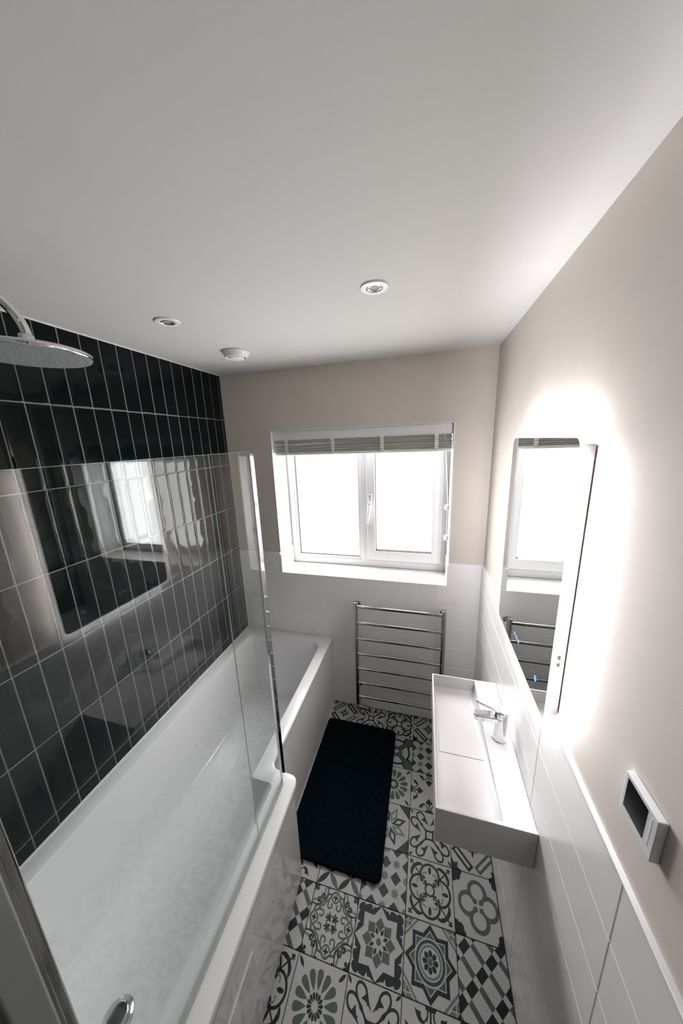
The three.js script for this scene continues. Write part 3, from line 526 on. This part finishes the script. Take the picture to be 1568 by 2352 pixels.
// ---------------------------------------------------------------- illuminated mirror
{
  const m = thing('illuminated_mirror', 'tall backlit mirror with glowing rounded rim on the right wall', 'mirror');
  const X = 1.650, z0 = 0.574, z1 = 1.126, y0 = 1.212, y1 = 1.960, D = 0.009, B = 0.0055, R = 0.03;
  const flat = (pts, hole, depth) => { const s = shapeOf(pts); if (hole) s.holes.push(new THREE.Path(hole.map((p) => new THREE.Vector2(...p)))); const g = new THREE.ExtrudeGeometry(s, { depth, bevelEnabled: false, curveSegments: 8 }); return g.rotateY(Math.PI / 2); };  // shape x -> -z, y -> y, depth -> +x
  const R4 = (i, r) => rectPts(-(z1 - i), -(z0 + i), y0 + i, y1 - i, r);
  const glow = new THREE.MeshPhysicalMaterial({ color: rgb(0.85, 0.85, 0.85), roughness: 0.5, emissive: rgb(1, 0.985, 0.99), emissiveIntensity: RIM_GLOW });
  mesh('light_rim', at(flat(R4(0, R), R4(B, R - B), D), X, 0, 0), glow, m);
  mesh('mirror_glass', at(flat(R4(B - 0.0004, R - B), null, 0.004), X + 0.0008, 0, 0), MAT.mirror, m);
  const body = mesh('housing', rbox(X + 0.0052, W - 0.0035, y0 + 0.020, y1 - 0.019, z0 + 0.019, z1 - 0.0185, 0.004), MAT.housing, m);
  mesh('housing_seam', box(X + 0.012, W - 0.004, y1 - 0.052, y1 - 0.0512, z1 - 0.0187, z1 - 0.0182), MAT.whiteGrout, body);
  // shaver socket and its sticker on the near flank
  const zf = z1 - 0.0185;
  const sock = mesh('shaver_socket', merge(rbox(1.6660, 1.6755, 1.383, 1.415, zf - 0.004, zf + 0.0008, 0.0012)), MAT.black, body);
  mesh('socket_edge', rbox(1.6640, 1.6668, 1.381, 1.417, zf - 0.003, zf + 0.0022, 0.0008, 1), MAT.chrome, sock);
  mesh('socket_bar', rbox(1.6685, 1.6738, 1.394, 1.404, zf - 0.002, zf + 0.0014, 0.0006, 1), MAT.chromeDim, sock);
  const cv = document.createElement('canvas'); cv.width = 64; cv.height = 160; const g = cv.getContext('2d');
  g.fillStyle = '#f3f0f1'; g.fillRect(0, 0, 64, 160); g.fillStyle = '#55585a'; g.fillRect(12, 30, 40, 3);
  g.strokeStyle = '#3c3f42'; g.lineWidth = 4; g.beginPath(); g.moveTo(44, 56); g.arc(30, 72, 12, 0.4, 2.6); g.stroke(); g.beginPath(); g.arc(34, 112, 12, 0.6, 3.4); g.stroke(); g.fillRect(26, 50, 3, 12); g.fillRect(36, 50, 3, 12); g.fillRect(22, 92, 20, 3); g.fillRect(26, 138, 14, 3);
  const st = new THREE.CanvasTexture(cv); st.colorSpace = THREE.SRGBColorSpace; st.magFilter = THREE.LinearFilter;
  const sticker = new THREE.PlaneGeometry(0.011, 0.027); mesh('sticker', sticker.translate(1.6715, 1.362, zf + 0.0006), M(rgb(1, 1, 1), 0.6, { map: st }), body);
  // touch controls
  const blue = new THREE.MeshPhysicalMaterial({ color: rgb(0.1, 0.25, 0.6), roughness: 0.4, emissive: rgb(0.16, 0.45, 1.0), emissiveIntensity: 0.5 }), pale = new THREE.MeshPhysicalMaterial({ color: rgb(0.6, 0.65, 0.8), roughness: 0.4, emissive: rgb(0.6, 0.7, 1.0), emissiveIntensity: 0.42 });
  const icon = (name, z, r, mt, dot) => { const gs = [new THREE.RingGeometry(r * 0.72, r, 24)]; if (dot) gs.push(new THREE.CircleGeometry(r * 0.5, 16)); mesh(name, merge(...gs).rotateY(-Math.PI / 2).translate(X + 0.0003, 1.282, z), mt, m); };
  icon('touch_light', 1.036, 0.0085, blue, true); icon('touch_light', 0.843, 0.0075, blue, true); icon('touch_light', 0.820, 0.0055, pale); icon('touch_light', 0.866, 0.0062, pale);
  // LED strips along the flanks of the housing, close behind the overhanging glass and facing outwards
  const led = new THREE.Color(0.985, 0.95, 1.0), yc = (y0 + y1) / 2, zc = (z0 + z1) / 2, L = [y1 - y0 - 0.075, z1 - z0 - 0.075], w = 0.0075, px = X + D + 0.0008 + w / 2, o = 0.0205;
  const strip = new THREE.MeshPhysicalMaterial({ color: rgb(0.8, 0.8, 0.8), roughness: 0.5, emissive: rgb(1, 0.98, 0.98), emissiveIntensity: 2 });
  for (const [dy, dz, h] of [[0, 1, L[0]], [0, -1, L[0]], [1, 0, L[1]], [-1, 0, L[1]]]) {
    const q = 0.0008, p = [px, dy ? (dy > 0 ? y1 - o + 0.0025 : y0 + o - 0.0015) : yc, dz ? (dz > 0 ? z1 - o + 0.003 : z0 + o - 0.0025) : zc];
    mesh('led_strip', dz ? box(px - w / 2, px + w / 2, yc - h / 2, yc + h / 2, p[2] - q, p[2] + q) : box(px - w / 2, px + w / 2, p[1] - q, p[1] + q, zc - h / 2, zc + h / 2), strip, m);
    const l = new THREE.RectAreaLight(led, LED, dz ? w : h, dz ? h : w); l.name = 'mirror_led'; l.castShadow = true;
    l.position.set(p[0], p[1] + dy * 0.0012, p[2] + dz * 0.0012); if (dy) l.up.set(1, 0, 0);
    if (dy) { l.width = w; l.height = h; l.up.set(0, 0, 1); }
    l.lookAt(l.position.x, l.position.y + dy, l.position.z + dz); scene.add(l);
  }
}

// ---------------------------------------------------------------- small things
{
  const m = thing('bath_mat', 'thick black bath mat with rounded corners on the floor', 'bath mat');
  const s = shapeOf(rectPts(0.702, 1.182, -0.938, -0.168, 0.032, 8));
  const cv = document.createElement('canvas'); cv.width = cv.height = 512; const g = cv.getContext('2d'); g.fillStyle = '#fff'; g.fillRect(0, 0, 512, 512); g.strokeStyle = '#000'; g.lineWidth = 7;
  g.translate(256, 256); g.rotate(Math.PI / 4); const u = 60;
  for (let a = -8; a < 9; a++) for (let b = -8; b < 9; b++) { g.save(); g.translate(a * u, b * u); for (let k = 0; k <= 2; k++) { g.beginPath(); if ((a + b) & 1) { g.moveTo(0, k * u / 2); g.lineTo(u, k * u / 2); } else { g.moveTo(k * u / 2, 0); g.lineTo(k * u / 2, u); } g.stroke(); } g.restore(); }
  const bt = new THREE.CanvasTexture(cv); bt.wrapS = bt.wrapT = THREE.RepeatWrapping; bt.repeat.set(2, 2); bt.magFilter = THREE.LinearFilter;
  const mm = MAT.mat; mm.bumpMap = bt; mm.bumpScale = 0.0035;
  const geo = new THREE.ExtrudeGeometry(s, { depth: 0.006, bevelEnabled: true, bevelThickness: 0.006, bevelSize: 0.006, bevelOffset: -0.006, bevelSegments: 4, curveSegments: 8 }).rotateX(-Math.PI / 2).translate(0, 0.0065, 0);
  mesh('pile', uvMetres(geo), mm, m);
  mesh('backing', new THREE.ExtrudeGeometry(shapeOf(rectPts(0.708, 1.176, -0.932, -0.174, 0.03, 8)), { depth: 0.004, bevelEnabled: false }).rotateX(-Math.PI / 2).translate(0, 0.0004, 0), MAT.black, m);
}
{
  const t = thing('thermostat', 'small white wall thermostat with black screen on the right wall', 'thermostat');
  mesh('case', rbox(1.677, W - 0.0002, 1.3200, 1.4015, 1.3795, 1.4572, 0.0022, 3), MAT.whitePlastic, t);
  mesh('display', box(1.6765, 1.679, 1.3362, 1.3940, 1.3876, 1.4360), MAT.screen, t);
  mesh('button_bar', rbox(1.6766, 1.679, 1.338, 1.392, 1.4430, 1.4475, 0.0005, 1), MAT.whitePlastic, t);
}
function downlight(x, z, label) {
  const d = thing('downlight', label, 'downlight', 'recessed downlights switched off in the ceiling');
  mesh('bezel', at(lathe([[0.0435, 0.0], [0.043, -0.003], [0.040, -0.0048], [0.027, -0.0055], [0.0245, -0.004], [0.0235, 0.0015]], 48), x, H, z), MAT.whitePlastic, d);
  mesh('reflector', at(lathe([[0.0238, -0.001], [0.021, 0.002], [0.016, -0.0005]], 32), x, H - 0.003, z), MAT.chromeDim, d);
  mesh('lamp_face', at(lathe([[0.0225, -0.0018], [0, -0.0022]], 32), x, H, z), M(rgb(0.45, 0.46, 0.45), 0.15), d);
}
downlight(1.169, 0.841, 'round white ceiling downlight nearer the mirror, switched off');
downlight(0.401, 0.846, 'round white ceiling downlight above the bath, switched off');
{
  const v = thing('air_valve', 'round white extractor air valve in the ceiling near the corner', 'vent');
  mesh('collar', at(lathe([[0.066, 0.0], [0.068, -0.004], [0.064, -0.008], [0.053, -0.026], [0.050, -0.030], [0.046, -0.026], [0.042, -0.010], [0.040, -0.004]], 56), 0.405, H, 0.42), MAT.whitePlastic, v);
  mesh('cone', at(lathe([[0.030, -0.008], [0.038, -0.026], [0.0385, -0.031], [0.034, -0.0345], [0.018, -0.036], [0, -0.0365]], 48), 0.405, H, 0.42), MAT.whitePlastic, v);
  mesh('throat', at(lathe([[0.045, -0.006], [0, -0.006]], 40), 0.405, H, 0.42), MAT.black, v);
}
// the door, folded back into the hall
{
  const d = new THREE.Group(); d.name = 'door_1'; scene.add(d); structure(d, 'open door and casing behind the camera');
  mesh('leaf', rbox(1.632, 1.668, 0.006, 1.98, ZB + 0.12, ZB + 0.88, 0.003), MAT.upvc, d);
  mesh('casing', merge(box(0.79, 0.838, 0, 2.07, ZB - 0.015, ZB - 0.0005), box(1.632, 1.677, 0, 2.07, ZB - 0.015, ZB - 0.0005), box(0.838, 1.632, 2.022, 2.07, ZB - 0.015, ZB - 0.0005)), MAT.upvc, d);
}
scene.traverse((o) => { if (o.isMesh) o.castShadow = o.receiveShadow = true; });
renderer.render(scene, camera);
